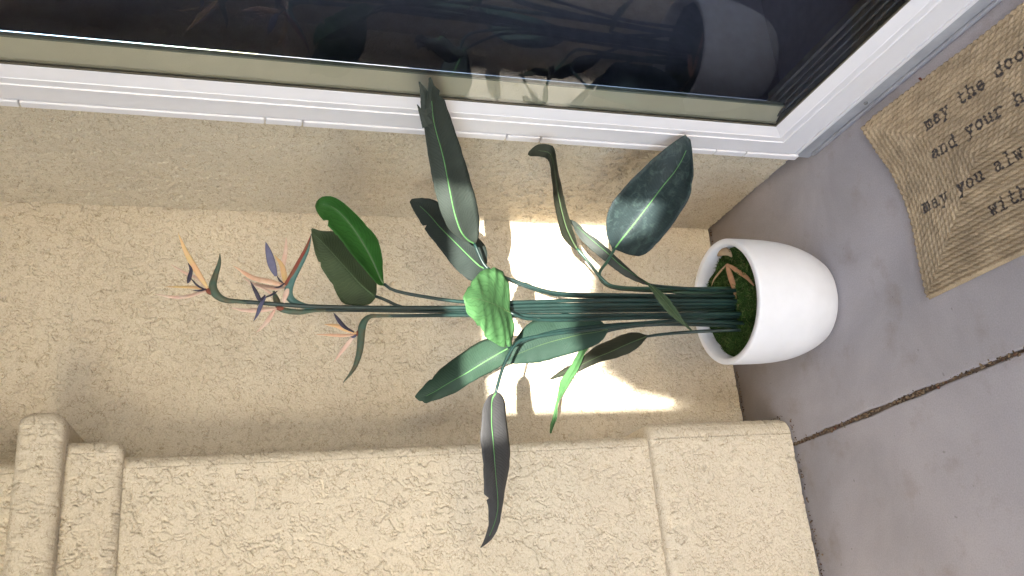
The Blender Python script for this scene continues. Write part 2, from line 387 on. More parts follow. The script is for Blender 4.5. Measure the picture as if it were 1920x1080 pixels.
for i in range(160):
    spots.append((random.uniform(-.70, .0), random.uniform(-.012, -.002), .0015, random.uniform(.0012, .0032)))
for i in range(110):
    x = random.uniform(-1.2, -.7); spots.append((x, -.233 - abs(random.gauss(0, .006)), .001, random.uniform(.001, .0035)))
for i in range(40):
    spots.append((-.69 - abs(random.gauss(0, .004)), random.uniform(-.2, -.01), .001, random.uniform(.001, .003)))
tag(pebble_mesh('litter', spots, debris_m), 'dry brown grit and leaf crumbs lying in the paving joint and along the wall foot', 'litter', kind='stuff')

# ------------------------------------------------------------------ glass door
XF, XG = -.040, -.027; Y0, Z0, YE = -.561, .055, -2.62
door = empty('glass_door', (0, -1.5, 0)); tag(door, 'white framed glass door with dark panes reflecting the plant', 'door')
def sweep(name, prof, mt, parent, z_top=DT - .02):
    """prof: (offset from the frame's outer edge, x); swept down the stile, mitred, along the bottom rail"""
    P = np.array([[(x, Y0 - t, z_top), (x, Y0 - t, Z0 + t), (x, YE, Z0 + t)] for t, x in prof])
    return grid(name, P, mt, parent, smooth=False)
b_ = .0012
fr = sweep('frame', [(.0, .012), (.0, XF + .006), (.0215, XF + .006), (.0215, XF + b_), (.0215 + b_, XF), (.0755, XF), (.0765, XF - .0025), (.080, XF - .0025), (.081, XF + .0005), (.100, XF + .0005), (.1015, XF + .002), (.133, XG - .003), (.1355, XG - .0015), (.1355, XG + .004)], vinyl, door)
# rounded outer trim strip, snapped in as separate lengths
zc = [atX(px, py, XF)[2] for px, py in ((35, 190), (497, 225), (567, 231), (948, 258), (1012, 262), (1340, 284), (1397, 287))]
edges = [DT - .03] + zc + [Z0 - .012]
for a, b in zip(edges[:-1], edges[1:]):
    MB().box(XF - .004, XF + .005, Y0 - .0195, Y0 + .003, b + .0012, a - .0012).build('trim_strip', vinyl, door, bevel=.003)
MB().box(XF + .001, .02, YE, Y0 - .02, Z0 - .006, Z0 + .003).build('frame_foot', vinyl, door)
sweep('gasket', [(.1345, XG - .0022), (.139, XG - .0022), (.139, XG + .003)], gasket, door)
gl = grid('glass_pane', np.array([[(XG, Y0 - .13, DT - .03), (XG, Y0 - .13, Z0 + .13)], [(XG, YE, DT - .03), (XG, YE, Z0 + .13)]]), glass, door, smooth=False, flip=True)
assert gl.data.polygons[0].normal.x < 0
JY, JZ, XE = -.6885, .188, .056
# the inner stile is splayed inwards and ends in a pale bead
JX = .008; JE = atX(0, 61, JX)[1]
def stile(name, prof, mt):
    P = np.array([[(x, y, JZ - .004), (x, y, DT - .03)] for x, y in prof]); return grid(name, P, mt, door, smooth=False)
stile('inner_stile', [(XG + .006, JY + .004), (XG + .006, JY - .010), (XG + .011, JY - .0105), (XG + .012, JY - .012), (JX - .004, JE + .006), (JX - .004, JY + .05)], jamb_m)
MB().box(JX - .006, JX + .004, JE - .0005, JE + .0055, JZ, DT - .03).build('stile_bead', bead_m, door, bevel=.001)
s_ = MB(); s_.box(XG + .008, XE + .02, YE, JY - .001, JZ - .03, JZ)
for k in range(4): s_.box(XG + .018 + .019 * k, XG + .025 + .019 * k, YE, JY - .001, JZ + .001, JZ + .006 + .003 * (k == 3))
s_.build('inner_sill', sill_m, door, bevel=.001)
thr = MB().box(XF + .004, .02, YE, Y0 - .004, .001, Z0 - .007).build('threshold', alum, door)
MB().box(XF - .0045, XF + .0035, YE, Y0 - .03, .0015, .012).build('threshold_lip', alum, thr, bevel=.002)
for yy in (-.845, -1.45, -2.05):
    bm = bmesh.new(); bmesh.ops.create_cone(bm, cap_ends=True, segments=16, radius1=.0055, radius2=.0045, depth=.003, matrix=Matrix.Translation((XF + .0025, yy, .026)) @ Matrix.Rotation(-math.pi / 2, 4, 'Y'))
    me = bpy.data.meshes.new('screw'); bm.to_mesh(me); bm.free(); link('screw', me, sill_m, thr)
keep(door); keep(thr)
rm = MB(); rm.box(.09, 2.4, -3.2, -.64, .10, 2.7)
ro = rm.build('room_interior', dark); ro['kind'] = 'structure'
for p in list(ro.data.polygons): pass
bm = bmesh.new(); bm.from_mesh(ro.data)
bmesh.ops.delete(bm, geom=[f for f in bm.faces if f.normal.x < -.5], context='FACES_ONLY'); bm.to_mesh(ro.data); bm.free()

# ------------------------------------------------------------------ unseen roof, piers, walls and leafy crown, added to shape the sunlight
cm = M_simple('blocker_paint', (.72, .73, .77), .9, .2, .04, 4, .4, 200)
pr = empty('blocker_porch', (-1.3, -3.7, 0)); tag(pr, 'unseen roof with piers and walls added to shape the sunlight', 'blocker_porch')
MB().box(-5.2, .3, -3.9, .2, ZT, ZT + .18).build('blocker_ceiling', cm, pr)
HZ = .825 + .47 * 3.85
MB().box(-2.75, .3, -3.85, -3.6, HZ, ZT - .002).build('blocker_beam', cm, pr)  # added out of view, sets the top edge of the sun patch
MB().box(-2.74, -1.900, -3.848, -3.602, -.01, HZ - .002).build('blocker_pier', cm, pr)  # added out of view, trims the left side of the sun patch
MB().box(-1.212, -.72, -3.848, -3.602, -.01, HZ - .002).build('blocker_pier', cm, pr)  # added out of view, keeps sun off the side wall
MB().box(-.10, .148, -3.848, -3.602, -.01, HZ - .002).build('blocker_pier', cm, pr)
MB().box(-2.9, -2.7, -1.5, .2, -.1, ZT - .002).build('side_light_blocker', cm, pr)  # added out of view to cut light coming from the left
MB().box(-5.2, -2.742, -3.848, -3.65, -.1, 1.05).build('low_sun_blocker', cm, pr)  # added out of view to keep low sun and bounce off the plinth
keep(pr)

def sun_blocker_tree():
    t = empty('blocker_tree', (-1.84, -4.62, -.1)); tag(t, 'dense round topped leafy blocker added out of view to shade the wall', 'sun_blocker_tree')  # added out of view, its outline casts the rounded shade below the sun patch
    tube('blocker_trunk', [(-1.84, -4.62, -.12), (-1.86, -4.6, .5), (-1.83, -4.63, 1.3)], [.07, .055, .04], M_simple('blocker_bark', (.12, .085, .06), .95, .2, .3, 30, .6), t, n=14)
    lm = M_simple('blocker_leaf', (.05, .09, .03), .6, .3, .5, 3)
    V, Fq = [], []
    def blob(c, s, n):
        for _ in range(n):
            d = RNG.normal(size=3); d /= np.linalg.norm(d); p = np.array(c) + d * np.array(s) * RNG.uniform(.6, 1.) ** .5
            a = RNG.normal(size=3); a /= np.linalg.norm(a); b = np.cross(a, RNG.normal(size=3)); b /= np.linalg.norm(b)
            l = RNG.uniform(.03, .055); q = len(V); V.extend([p - a * l, p + b * l * .4, p + a * l, p - b * l * .4]); Fq.append([q, q + 1, q + 2, q + 3])
    blob((-1.83, -4.62, 1.58), (.88, .42, .86), 11000); blob((-1.875, -4.62, 2.41), (.235, .22, .25), 1300)
    cr = link('blocker_crown', raw_mesh('blocker_crown', V, Fq, False), lm, t)
    bm = bmesh.new()
    for c, s in (((-1.83, -4.62, 1.58), (.84, .37, .81)), ((-1.875, -4.62, 2.41), (.21, .2, .225))):
        bmesh.ops.create_icosphere(bm, subdivisions=4, radius=1, matrix=Matrix.Translation(c) @ Matrix.Diagonal((*s, 1)))
    for v in bm.verts: v.co += Vector((1, 1, 1)) * .0 + v.co.normalized() * float(perlin(np.array([[v.co.x * 6, v.co.y * 6, v.co.z * 6]]))[0]) * .03
    me = bpy.data.meshes.new('blocker_inner_foliage'); bm.to_mesh(me); bm.free(); link('blocker_inner_foliage', me, lm, t); keep(t)
sun_blocker_tree()

# ------------------------------------------------------------------ planter
PC = np.array([-.4258, -.4432]); PH, PR = .2736, .1696
def pot():
    s = np.linspace(0, 1, 40); rr = .1174 + (PR - .1174) * (1 - (1 - s) ** 3.55); z = .003 + PH * s
    prof = [(0, .003), (.105, .003)] + [(a, b) for a, b in zip(rr[1:], z[1:])]
    th = .0165
    prof += [(PR - .001, PH + .0045), (PR - .004, PH + .0055), (PR - th + .003, PH + .0055), (PR - th, PH + .0035), (PR - th - .002, PH - .02), (PR - th - .004, .19), (0, .19)]
    prof = np.array(prof); k = 96; th_ = np.arange(k) * 2 * np.pi / k
    P = np.stack([PC[0] + prof[None, :, 0] * np.cos(th_)[:, None], PC[1] + prof[None, :, 0] * np.sin(th_)[:, None], np.broadcast_to(prof[None, :, 1], (k, len(prof)))], -1)
    o = grid('planter_pot', P, ceramic, wrap=True)
    return tag(o, 'smooth white round bottomed planter pot holding the flowering plant', 'planter')
pot()
def M_moss():
    m, nt, p = mat('moss', rough=.9, spec=.1); gi = N(nt, 'ShaderNodeNewGeometry')
    nt.links.new(ramp(nt, gi.outputs['Random Per Island'], [(0, (.016, .036, .008)), (.5, (.036, .075, .015)), (.85, (.075, .125, .032)), (1, (.13, .12, .05))]), p.inputs['Base Color']); return m
def moss():
    V, Fq = [], []
    rin = PR - .019
    def hgt(x, y):
        r = math.hypot(x - PC[0], y - PC[1]); return .243 + .011 * (1 - (r / rin) ** 2) + .015 * float(perlin(np.array([[x * 26, y * 26, 0]]))[0])
    n = 26; base = []
    for _ in range(9000):
        r = rin * math.sqrt(random.random()); a = random.uniform(0, 6.283); x, y = PC[0] + r * math.cos(a), PC[1] + r * math.sin(a); z = hgt(x, y)
        d = np.array([random.gauss(0, 1), random.gauss(0, 1), abs(random.gauss(.35, .5))]); d /= np.linalg.norm(d); l = random.uniform(.007, .019); wd = random.uniform(.0005, .0011)
        sd_ = np.cross(d, RNG.normal(size=3)); sd_ /= np.linalg.norm(sd_) + 1e-9
        p0 = np.array([x, y, z - .004]); p1 = p0 + d * l * .55; p2 = p1 + (d + np.array([0, 0, -.5 * random.random()]) + RNG.normal(size=3) * .3) * l * .45
        if math.hypot(p2[0] - PC[0], p2[1] - PC[1]) > rin: continue
        q = len(V); V += [p0 - sd_ * wd, p0 + sd_ * wd, p1 + sd_ * wd, p1 - sd_ * wd, p2 + sd_ * wd * .2, p2 - sd_ * wd * .2]; Fq += [[q, q + 1, q + 2, q + 3], [q + 3, q + 2, q + 4, q + 5]]
    # mat of soil and dead moss beneath the strands
    rr = np.linspace(.0, rin, 14); aa = np.arange(40) * 2 * np.pi / 40; q = len(V)
    for a in aa:
        for r in rr:
            x, y = PC[0] + r * math.cos(a), PC[1] + r * math.sin(a); V.append(np.array([x, y, hgt(x, y) - .003]))
    for i in range(40):
        for j in range(13):
            b = (i + 1) % 40; Fq.append([q + i * 14 + j, q + b * 14 + j, q + b * 14 + j + 1, q + i * 14 + j + 1])
    o = link('moss', raw_mesh('moss', V, Fq, False), M_moss()); tag(o, 'shaggy green moss filling the top of the white planter', 'moss', kind='stuff')
moss()

# ------------------------------------------------------------------ the plant
plant = empty('bird_of_paradise_plant', (PC[0], PC[1], .23)); tag(plant, 'tall artificial bird of paradise plant with dark leaves and orange flowers', 'plant')
def px3(pts, y0=None, y1=None):
    pts = [tuple(p) for p in pts]
    if len(pts[0]) == 3: return np.array([at(*p) for p in pts])
    d = np.concatenate([[0], np.cumsum([math.hypot(b[0] - a[0], b[1] - a[1]) for a, b in zip(pts[:-1], pts[1:])])]); d /= d[-1]
    return np.array([at(p[0], p[1], y0 + (y1 - y0) * s) for p, s in zip(pts, d)])

def leaf(stations, mt, ribm=None, pet=None, pet_y=None, rib_r=.0026, side=-1, ragged=.0016, notches=(), stem_mt=None, pr_=(.0052, .0036), ripple=.002, ny=44, label=None, rib_to=.93):
    """stations from base to tip: (left px, mid px, right px, depth, left depth offset, right depth offset)"""
    L = np.array([at(*s[0], s[3] + s[4]) for s in stations]); M = np.array([at(*s[1], s[3]) for s in stations]); Rr = np.array([at(*s[2], s[3] + s[5]) for s in stations])
    ps = np.concatenate([[0], np.cumsum(np.linalg.norm(np.diff(M, axis=0), axis=1))]); ps /= ps[-1]
    S = spline(np.column_stack([M, L, Rr]), ny); M_, L_, R_ = S[:, :3], S[:, 3:6], S[:, 6:9]
    v = np.linspace(0, 1, ny)
    nx = 7; us = np.linspace(0, 1, nx)
    T = np.gradient(M_, axis=0); T /= np.linalg.norm(T, axis=1)[:, None]
    cols, uvs = [], []
    seed = random.uniform(0, 50)
    def half(E, sgn):
        W = E - M_; out = []; nn = np.cross(W, T); nn /= np.linalg.norm(nn, axis=1)[:, None] + 1e-9
        if sgn > 0: nn = -nn
        jag = ragged * perlin(np.column_stack([v * 26 + seed, np.full(ny, sgn * 3.7), v * 0]))
        wl = np.linalg.norm(W, axis=1)[:, None] + 1e-9
        cut = np.ones(ny)
        for sg, pos, wd, dp in notches:
            if sg == sgn: cut = cut - dp * np.exp(-((v - pos) / wd) ** 2)
        for u in us:
            off = .10 * wl * math.sin(u * math.pi) * .6
            rp = ripple * u * perlin(np.column_stack([v * 9 + seed, np.full(ny, u + 5 * sgn), v * 0]))[:, None]
            k = u * cut
            p = M_ + W * np.asarray(k).reshape(-1, 1) + (W / wl) * jag[:, None] * (u ** 3) + nn * (off * 1 + rp)
            out.append(p)
        return out
    hl, hr = half(L_, -1), half(R_, 1)
    P = np.array(hl[::-1] + hr[1:]); t = np.concatenate([-us[::-1], us[1:]])
    uv = np.stack([np.broadcast_to(v[None], (len(t), ny)), np.broadcast_to(t[:, None], (len(t), ny))], -1)
    o = grid('leaf', P, mt, plant, uv=uv)
    sl = o.modifiers.new('thickness', 'SOLIDIFY'); sl.thickness = .0011; sl.offset = 0
    if label: o['label'] = label
    if ribm is not None:
        n2 = int(ny * rib_to); tw = np.array([0.] * 3)
        C = M_[:n2] + (CAM - M_[:n2]) / np.linalg.norm(CAM - M_[:n2], axis=1)[:, None] * .0012
        idx = np.linspace(0, n2 - 1, 12).astype(int)
        rb = tube('midrib', C[idx], np.linspace(rib_r, rib_r * .25, 12) * .85, ribm, o, n=n2, k=8, flat=.55, axis=(CAM - M_[n2 // 2]))
    if pet is not None:
        q = px3(pet) if pet_y is None else px3(pet, *pet_y)
        q = np.vstack([q, M[0] + (M[1] - M[0]) * .12])
        tube('petiole', q, np.linspace(pr_[0], pr_[1], len(q)), stem_mt or stem_m, o, n=60, k=10)
    return o

def merge(a, b):                              # a torn lobe becomes part of its leaf's own mesh
    bm = bmesh.new(); bm.from_mesh(a.data); bm.from_mesh(b.data); bm.to_mesh(a.data); bm.free()
    me = b.data; bpy.data.objects.remove(b); bpy.data.meshes.remove(me)
# A bright green leaf seen from beneath, its tip curled over
leaf([((722, 536), (721, 534), (719, 530), -.50, 0, 0), ((709, 533), (713, 522), (718, 512), -.505, -.01, -.02), ((684, 505), (700, 492), (716, 478), -.52, -.02, -.035),
      ((659, 476), (680, 455), (706, 446), -.535, -.02, -.045), ((637, 447), (658, 422), (684, 420), -.55, -.02, -.045), ((614, 422), (632, 394), (655, 390), -.565, -.015, -.04),
      ((602, 408), (612, 383), (628, 370), -.575, -.005, -.03), ((594, 397), (596, 384), (604, 369), -.57, .0, -.015), ((591, 386), (592, 383), (593, 378), -.56, 0, -.003)],
     leaf_green, rib_dark, [(1398, 564, -.47), (1100, 563, -.48), (960, 567, -.49), (870, 566, -.495), (800, 557, -.50), (737, 544, -.50)], notches=((-1, .80, .015, .35), (-1, .62, .01, .12)), label='bright green leaf seen from beneath with curled tip')
# B dark leaf behind it
leaf([((704, 558), (704, 556), (706, 548), -.46, 0, 0), ((692, 571), (697, 551), (706, 530), -.455, .01, .015), ((660, 572), (677, 534), (696, 500), -.45, .015, .02), ((640, 565), (659, 514), (684, 478), -.445, .015, .02),
      ((622, 532), (641, 494), (668, 455), -.44, .015, .02), ((604, 505), (622, 473), (650, 440), -.435, .01, .015), ((592, 478), (606, 456), (628, 434), -.43, .005, .01), ((586, 452), (594, 444), (604, 433), -.43, 0, 0), ((583, 430), (584, 429), (585, 428), -.43, 0, 0)],
     leaf_olive, rib_dark, [(1400, 572, -.45), (1000, 572, -.455), (870, 580, -.46), (790, 583, -.46), (750, 575, -.46), (722, 562, -.46)], rib_r=.002, notches=((-1, .72, .012, .12), (-1, .5, .01, .1)))
# C long leaf reaching over the door frame, tip split
_c = leaf([((889, 457), (890, 457), (891, 456), -.50, 0, 0), ((872, 453), (880, 452), (896, 446), -.52, .0, .0), ((845, 433), (866, 437), (899, 419), -.555, .005, .01), ((828, 402), (853, 402), (894, 382), -.60, .01, .015),
      ((816, 360), (843, 355), (883, 341), -.64, .01, .02), ((807, 315), (831, 294), (867, 287), -.69, .01, .02), ((798, 257), (816, 240), (848, 230), -.745, .01, .02), ((793, 214), (810, 205), (836, 196), -.78, .008, .015), ((800, 190), (809, 182), (828, 174), -.80, .002, .01), ((803, 168), (807, 164), (815, 160), -.815, .0, .0), ((804, 146), (806, 145), (808, 145), -.825, 0, 0)],
     leaf_dark, rib_m, [(1395, 556, -.46), (1150, 553, -.47), (1040, 549, -.48), (975, 530, -.49), (914, 503, -.497)], notches=((1, .90, .012, .35),), ny=64, label='long dark leaf with split tip leaning over the door frame', rib_to=.9)
merge(_c, leaf([((790, 222), (800, 218), (812, 210), -.775, .006, 0), ((789, 200), (797, 198), (807, 195), -.785, .003, 0), ((788, 180), (795, 180), (805, 178), -.80, 0, 0), ((787, 165), (791, 166), (799, 167), -.81, 0, 0), ((785, 153), (786, 153), (788, 154), -.815, 0, 0)], leaf_dark, ny=20, ragged=.0007))
merge(_c, leaf([((792, 240), (802, 238), (814, 232), -.765, .006, 0), ((788, 222), (794, 220), (801, 216), -.775, .004, 0), ((785, 209), (788, 209), (793, 208), -.78, .003, 0), ((782, 196), (783, 196), (784, 197), -.785, .002, 0)], leaf_dark, ny=16, ragged=.0006))
# D dark leaf below it
leaf([((907, 506), (907, 503), (908, 500), -.46, 0, 0), ((889, 527), (897, 497), (914, 489), -.44, .01, .01), ((866, 515), (880, 481), (909, 460), -.42, .01, .01), ((848, 497), (862, 463), (880, 432), -.40, .01, .015),
      ((825, 467), (843, 444), (858, 408), -.38, .01, .015), ((803, 439), (825, 426), (838, 390), -.36, .01, .015), ((788, 416), (804, 402), (816, 376), -.34, .005, .01), ((774, 392), (784, 384), (793, 371), -.33, 0, 0), ((768, 379), (769, 377), (772, 373), -.325, 0, 0)],
     leaf_dark, rib_m, [(1398, 560, -.44), (1150, 556, -.455), (1050, 553, -.465), (985, 537, -.47), (940, 518, -.465)], notches=((-1, .72, .012, .3),), rib_r=.0022)
# F leaf seen edge on with its tip hooked over
leaf([((1082, 469), (1083, 468), (1084, 467), -.47, 0, 0), ((1068, 460), (1074, 452), (1080, 448), -.48, .03, -.03), ((1053, 440), (1062, 425), (1071, 421), -.50, .045, -.04), ((1044, 404), (1053, 392), (1063, 394), -.525, .05, -.045), ((1038, 372), (1046, 357), (1055, 360), -.55, .05, -.045),
      ((1035, 338), (1041, 322), (1047, 325), -.575, .045, -.04), ((1031, 310), (1036, 297), (1043, 300), -.60, .03, -.03), ((1024, 297), (1028, 285), (1038, 275), -.61, .01, -.015), ((1008, 293), (1012, 282), (1018, 270), -.61, .005, -.01), ((996, 293), (997, 285), (1001, 275), -.61, 0, -.005), ((990, 290), (990, 288), (991, 285), -.61, 0, 0)],
     leaf_brown, rib_dark, [(1392, 541, -.44), (1220, 541, -.445), (1147, 536, -.455), (1125, 519, -.46), (1110, 500, -.465), (1092, 478, -.47)], stem_mt=stem_g, label='leaf turned edge on with its tip hooked over')
# G broad dusty leaf
leaf([((1149, 469), (1152, 467), (1156, 469), -.42, 0, 0), ((1139, 445), (1163, 452), (1180, 478), -.44, -.01, -.02), ((1137, 415), (1184, 426), (1206, 478), -.47, -.015, -.03), ((1145, 386), (1205, 399), (1230, 458), -.50, -.02, -.03), ((1170, 352), (1227, 370), (1254, 430), -.535, -.02, -.03),
      ((1204, 317), (1246, 345), (1275, 400), -.57, -.02, -.03), ((1233, 290), (1265, 322), (1293, 368), -.60, -.015, -.025), ((1258, 270), (1279, 299), (1300, 330), -.63, -.01, -.02), ((1274, 259), (1287, 281), (1299, 292), -.65, -.005, -.01), ((1285, 252), (1290, 258), (1295, 262), -.665, 0, 0)],
     leaf_blue, rib_m, [(1392, 547, -.43), (1250, 546, -.43), (1170, 542, -.43), (1140, 536, -.425), (1127, 525, -.42), (1124, 512, -.42), (1138, 491, -.42)], notches=((1, .80, .012, .12),), rib_r=.003, stem_mt=stem_g, label='broad dusty leaf pointing at the door frame corner')
# H narrow leaf under the hooked one
leaf([((1219, 537), (1220, 535), (1221, 533), -.41, 0, 0), ((1184, 524), (1190, 515), (1199, 521), -.405, .005, -.01), ((1157, 508), (1165, 498), (1177, 501), -.40, .01, -.015), ((1121, 479), (1134, 470), (1147, 473), -.395, .01, -.015), ((1099, 460), (1110, 450), (1120, 449), -.39, .01, -.01), ((1082, 440), (1092, 434), (1098, 434), -.385, .005, -.005), ((1075, 426), (1079, 422), (1083, 418), -.38, 0, 0), ((1068, 414), (1068, 413), (1069, 412), -.38, 0, 0)],
     leaf_dark, rib_m, [(1395, 551, -.45), (1280, 549, -.435), (1240, 543, -.42)], rib_r=.0016, stem_mt=stem_g)
# I slim twisted leaf crossing the stems
leaf([((1215, 534), (1218, 533), (1221, 532), -.52, 0, 0), ((1224, 549), (1229, 545), (1233, 541), -.525, .0, -.01), ((1235, 566), (1243, 560), (1250, 556), -.53, .0, -.015), ((1250, 584), (1257, 577), (1264, 573), -.53, .0, -.012), ((1265, 598), (1270, 593), (1275, 590), -.53, 0, -.008), ((1282, 610), (1284, 608), (1286, 606), -.53, 0, 0), ((1297, 622), (1297, 621), (1298, 620), -.53, 0, 0)],
     leaf_olive, rib_dark, [(1396, 545, -.47), (1320, 543, -.49), (1250, 538, -.51)], rib_r=.0012, label='slim twisted leaf hanging across the stems')
# J lime leaf foreshortened towards the viewer
leaf([((957, 584), (958, 587), (959, 590), -.53, 0, 0), ((956, 548), (950, 583), (962, 622), -.545, .0, .0), ((946, 515), (941, 578), (960, 646), -.57, .0, .0), ((926, 502), (930, 572), (942, 650), -.605, .01, .01), ((905, 507), (917, 567), (920, 638), -.645, .02, .02), ((885, 527), (900, 562), (894, 609), -.685, .02, .02), ((874, 545), (884, 560), (877, 588), -.705, .015, .01), ((868, 558), (869, 561), (870, 566), -.715, 0, 0)],
     leaf_lime, rib_dark, [(1400, 594, -.46), (1200, 596, -.48), (1050, 600, -.50), (985, 597, -.52)], rib_r=.0022, ripple=.012, notches=((-1, .82, .015, .15), (1, .75, .012, .12), (1, .3, .012, .1), (-1, .45, .01, .1)), label='lime green leaf fanned out in front of the stems')
# K long leaf to the lower left
leaf([((954, 650), (955, 652), (956, 654), -.45, 0, 0), ((935, 637), (940, 660), (948, 678), -.42, .005, .01), ((916, 635), (916, 674), (930, 692), -.4, .01, .015), ((895, 643), (893, 688), (908, 704), -.38, .01, .015), ((872, 658), (872, 701), (880, 719), -.355, .01, .015), ((846, 676), (850, 713), (856, 735), -.335, .005, .015), ((826, 692), (830, 725), (830, 746), -.315, .005, .01), ((810, 708), (812, 736), (810, 752), -.3, 0, 0), ((793, 724), (795, 744), (797, 756), -.29, 0, 0), ((778, 743), (779, 746), (785, 751), -.285, 0, 0)],
     leaf_mid, rib_m, [(1398, 600, -.45), (1200, 606, -.46), (1050, 620, -.47), (985, 638, -.48)], notches=((-1, .83, .009, .22), (-1, .94, .010, .2), (1, .95, .008, .3)), rib_r=.0022)
# L leaf behind the stems
leaf([((1140, 613), (1141, 617), (1140, 622), -.40, 0, 0), ((1120, 598), (1121, 622), (1125, 642), -.395, .005, .01), ((1088, 590), (1090, 627), (1088, 658), -.39, .01, .01), ((1050, 588), (1055, 635), (1050, 669), -.385, .01, .01), ((1010, 597), (1016, 646), (1014, 679), -.38, .01, .01), ((985, 612), (985, 658), (982, 682), -.375, .005, .005), ((964, 640), (962, 668), (960, 682), -.37, 0, 0), ((948, 676), (947, 678), (946, 682), -.365, 0, 0)],
     leaf_mid, rib_dark, [(1392, 600, -.42), (1250, 606, -.41), (1180, 612, -.40)], rib_r=.0016)
# M dark leaf low on the left
leaf([((1214, 628), (1214, 630), (1213, 633), -.33, 0, 0), ((1190, 623), (1194, 638), (1198, 650), -.30, .005, .01), ((1166, 628), (1170, 648), (1176, 664), -.27, .01, .015), ((1140, 639), (1144, 660), (1148, 673), -.235, .01, .015), ((1116, 650), (1119, 670), (1122, 680), -.20, .01, .015), ((1094, 668), (1096, 681), (1099, 690), -.17, .005, .01), ((1075, 682), (1074, 692), (1074, 702), -.145, 0, 0), ((1052, 695), (1052, 701), (1054, 706), -.12, 0, 0), ((1030, 711), (1031, 711), (1031, 712), -.09, 0, 0)],
     leaf_brown, rib_dark, [(1390, 618, -.44), (1300, 622, -.40), (1240, 627, -.35)], rib_r=.0016, notches=((-1, .8, .015, .4),))
# N narrow green leaf folded lengthwise near the wall
leaf([((1102, 631), (1107, 630), (1111, 632), -.36, 0, 0), ((1094, 638), (1100, 646), (1109, 645), -.34, .0, -.02), ((1083, 662), (1089, 668), (1096, 664), -.31, .0, -.02), ((1069, 687), (1076, 692), (1084, 692), -.27, .0, -.02), ((1051, 714), (1060, 720), (1071, 714), -.225, .0, -.018), ((1046, 738), (1050, 742), (1055, 741), -.19, 0, -.012), ((1041, 760), (1044, 762), (1047, 756), -.165, 0, -.008), ((1037, 780), (1040, 784), (1044, 783), -.145, 0, -.012), ((1031, 800), (1035, 802), (1038, 801), -.125, 0, -.008), ((1031, 812), (1033, 813), (1034, 812), -.12, 0, 0)],
     leaf_lime, None, [(1395, 612, -.44), (1250, 608, -.42), (1160, 616, -.38)], stem_mt=stem_m, label='narrow folded green leaf close to the wall')
tube('leaf_thorn', [at(1074, 709, -.23), at(1084, 712, -.225), at(1094, 714, -.22)], [.0016, .001, .0004], rib_dark, plant, n=8, k=6)
# O grey leaf drooping to the left of the stems
leaf([((929, 736), (930, 736), (932, 735), -.52, 0, 0), ((917, 741), (923, 744), (938, 738), -.525, -.01, .015), ((906, 762), (922, 762), (946, 752), -.53, -.018, .028), ((903, 796), (921, 789), (949, 782), -.54, -.026, .04), ((901, 826), (924, 824), (954, 826), -.55, -.026, .04), ((905, 858), (927, 862), (956, 858), -.56, -.026, .04), ((907, 895), (930, 900), (952, 892), -.575, -.026, .04), ((908, 926), (933, 932), (945, 926), -.585, -.018, .028), ((915, 950), (933, 955), (941, 956), -.595, -.01, .015), ((916, 980), (926, 985), (935, 985), -.605, 0, 0), ((910, 1005), (917, 1006), (924, 1008), -.612, 0, 0), ((901, 1026), (902, 1027), (904, 1026), -.62, 0, 0)],
     leaf_grey, rib_m, [(1396, 606, -.47), (1259, 602, -.48), (1078, 621, -.50), (1014, 630, -.51), (975, 639, -.515), (958, 657, -.52), (942, 692, -.52)], notches=((-1, .70, .008, .45), (-1, .5, .008, .08)), ny=60, label='greyish leaf drooping beside the pillar')

# flowers: each stalk is a part, its bracts and petals sub-parts
def blade(pts, y, wmax, mt, parent, y1=None, name='petal', flat=.3, peak=.35):
    pts = list(pts); n = len(pts); q = px3(pts, y, y if y1 is None else y1)
    s = np.linspace(0, 1, 9); S = spline(q, 9); prof = np.where(s < peak, .35 + .65 * np.sin(s / peak * math.pi / 2), np.cos((s - peak) / (1 - peak) * math.pi / 2) ** .8)
    return tube(name, S, np.maximum(prof * wmax * 1.1, .0003), mt, parent, n=26, k=10, flat=flat, wob=.0008)
PXM = .00122
def bract(pts, rad, y, mt, parent, y1=None, name='spathe'):
    return tube(name, px3(pts, y, y if y1 is None else y1), np.array(rad) * PXM, mt, parent, n=48, k=12, flat=.8)
def fstem(pts, r0=.0058, r1=.0046):
    q = px3(pts); return tube('flower_stem', q, np.linspace(r0, r1, len(q)), stem_m, plant, n=60, k=12)
s1 = fstem([(1400, 569, -.46), (1100, 571, -.47), (960, 574, -.475), (870, 577, -.48), (600, 575, -.47), (446, 565, -.46)])
bract([(470, 567), (446, 565), (424, 563), (407, 554), (399, 538), (404, 516), (411, 494), (412.5, 475)], [4, 4.4, 5.5, 7.5, 7.5, 5.5, 3.6, .6], -.46, spathe_m, s1, -.47)
blade([(404, 548), (392, 545), (384, 541)], -.462, .0085, redbase, s1, name='flower_base', flat=.8)
blade([(390, 542), (367, 505), (349, 473), (334, 437)], -.465, .0062, yellow, s1, -.49)
blade([(388, 545), (350, 556), (325, 557), (288, 551)], -.463, .0048, salmon, s1, -.48)
blade([(390, 543), (365, 539), (340, 538), (309, 538)], -.45, .0038, yellow, s1, -.43)
blade([(386, 540), (370, 522), (348, 512), (320, 496)], -.445, .0036, salmon, s1, -.42)
blade([(388, 544), (372, 537), (359, 523), (357, 519)], -.475, .0022, black_p, s1, -.485, name='tongue')
blade([(352, 531), (356, 517), (358, 505), (352, 492)], -.485, .0045, black_p, s1, -.49, name='tongue', peak=.25)
blade([(386, 543), (372, 545), (361, 544)], -.47, .0028, black_p, s1, name='tongue')

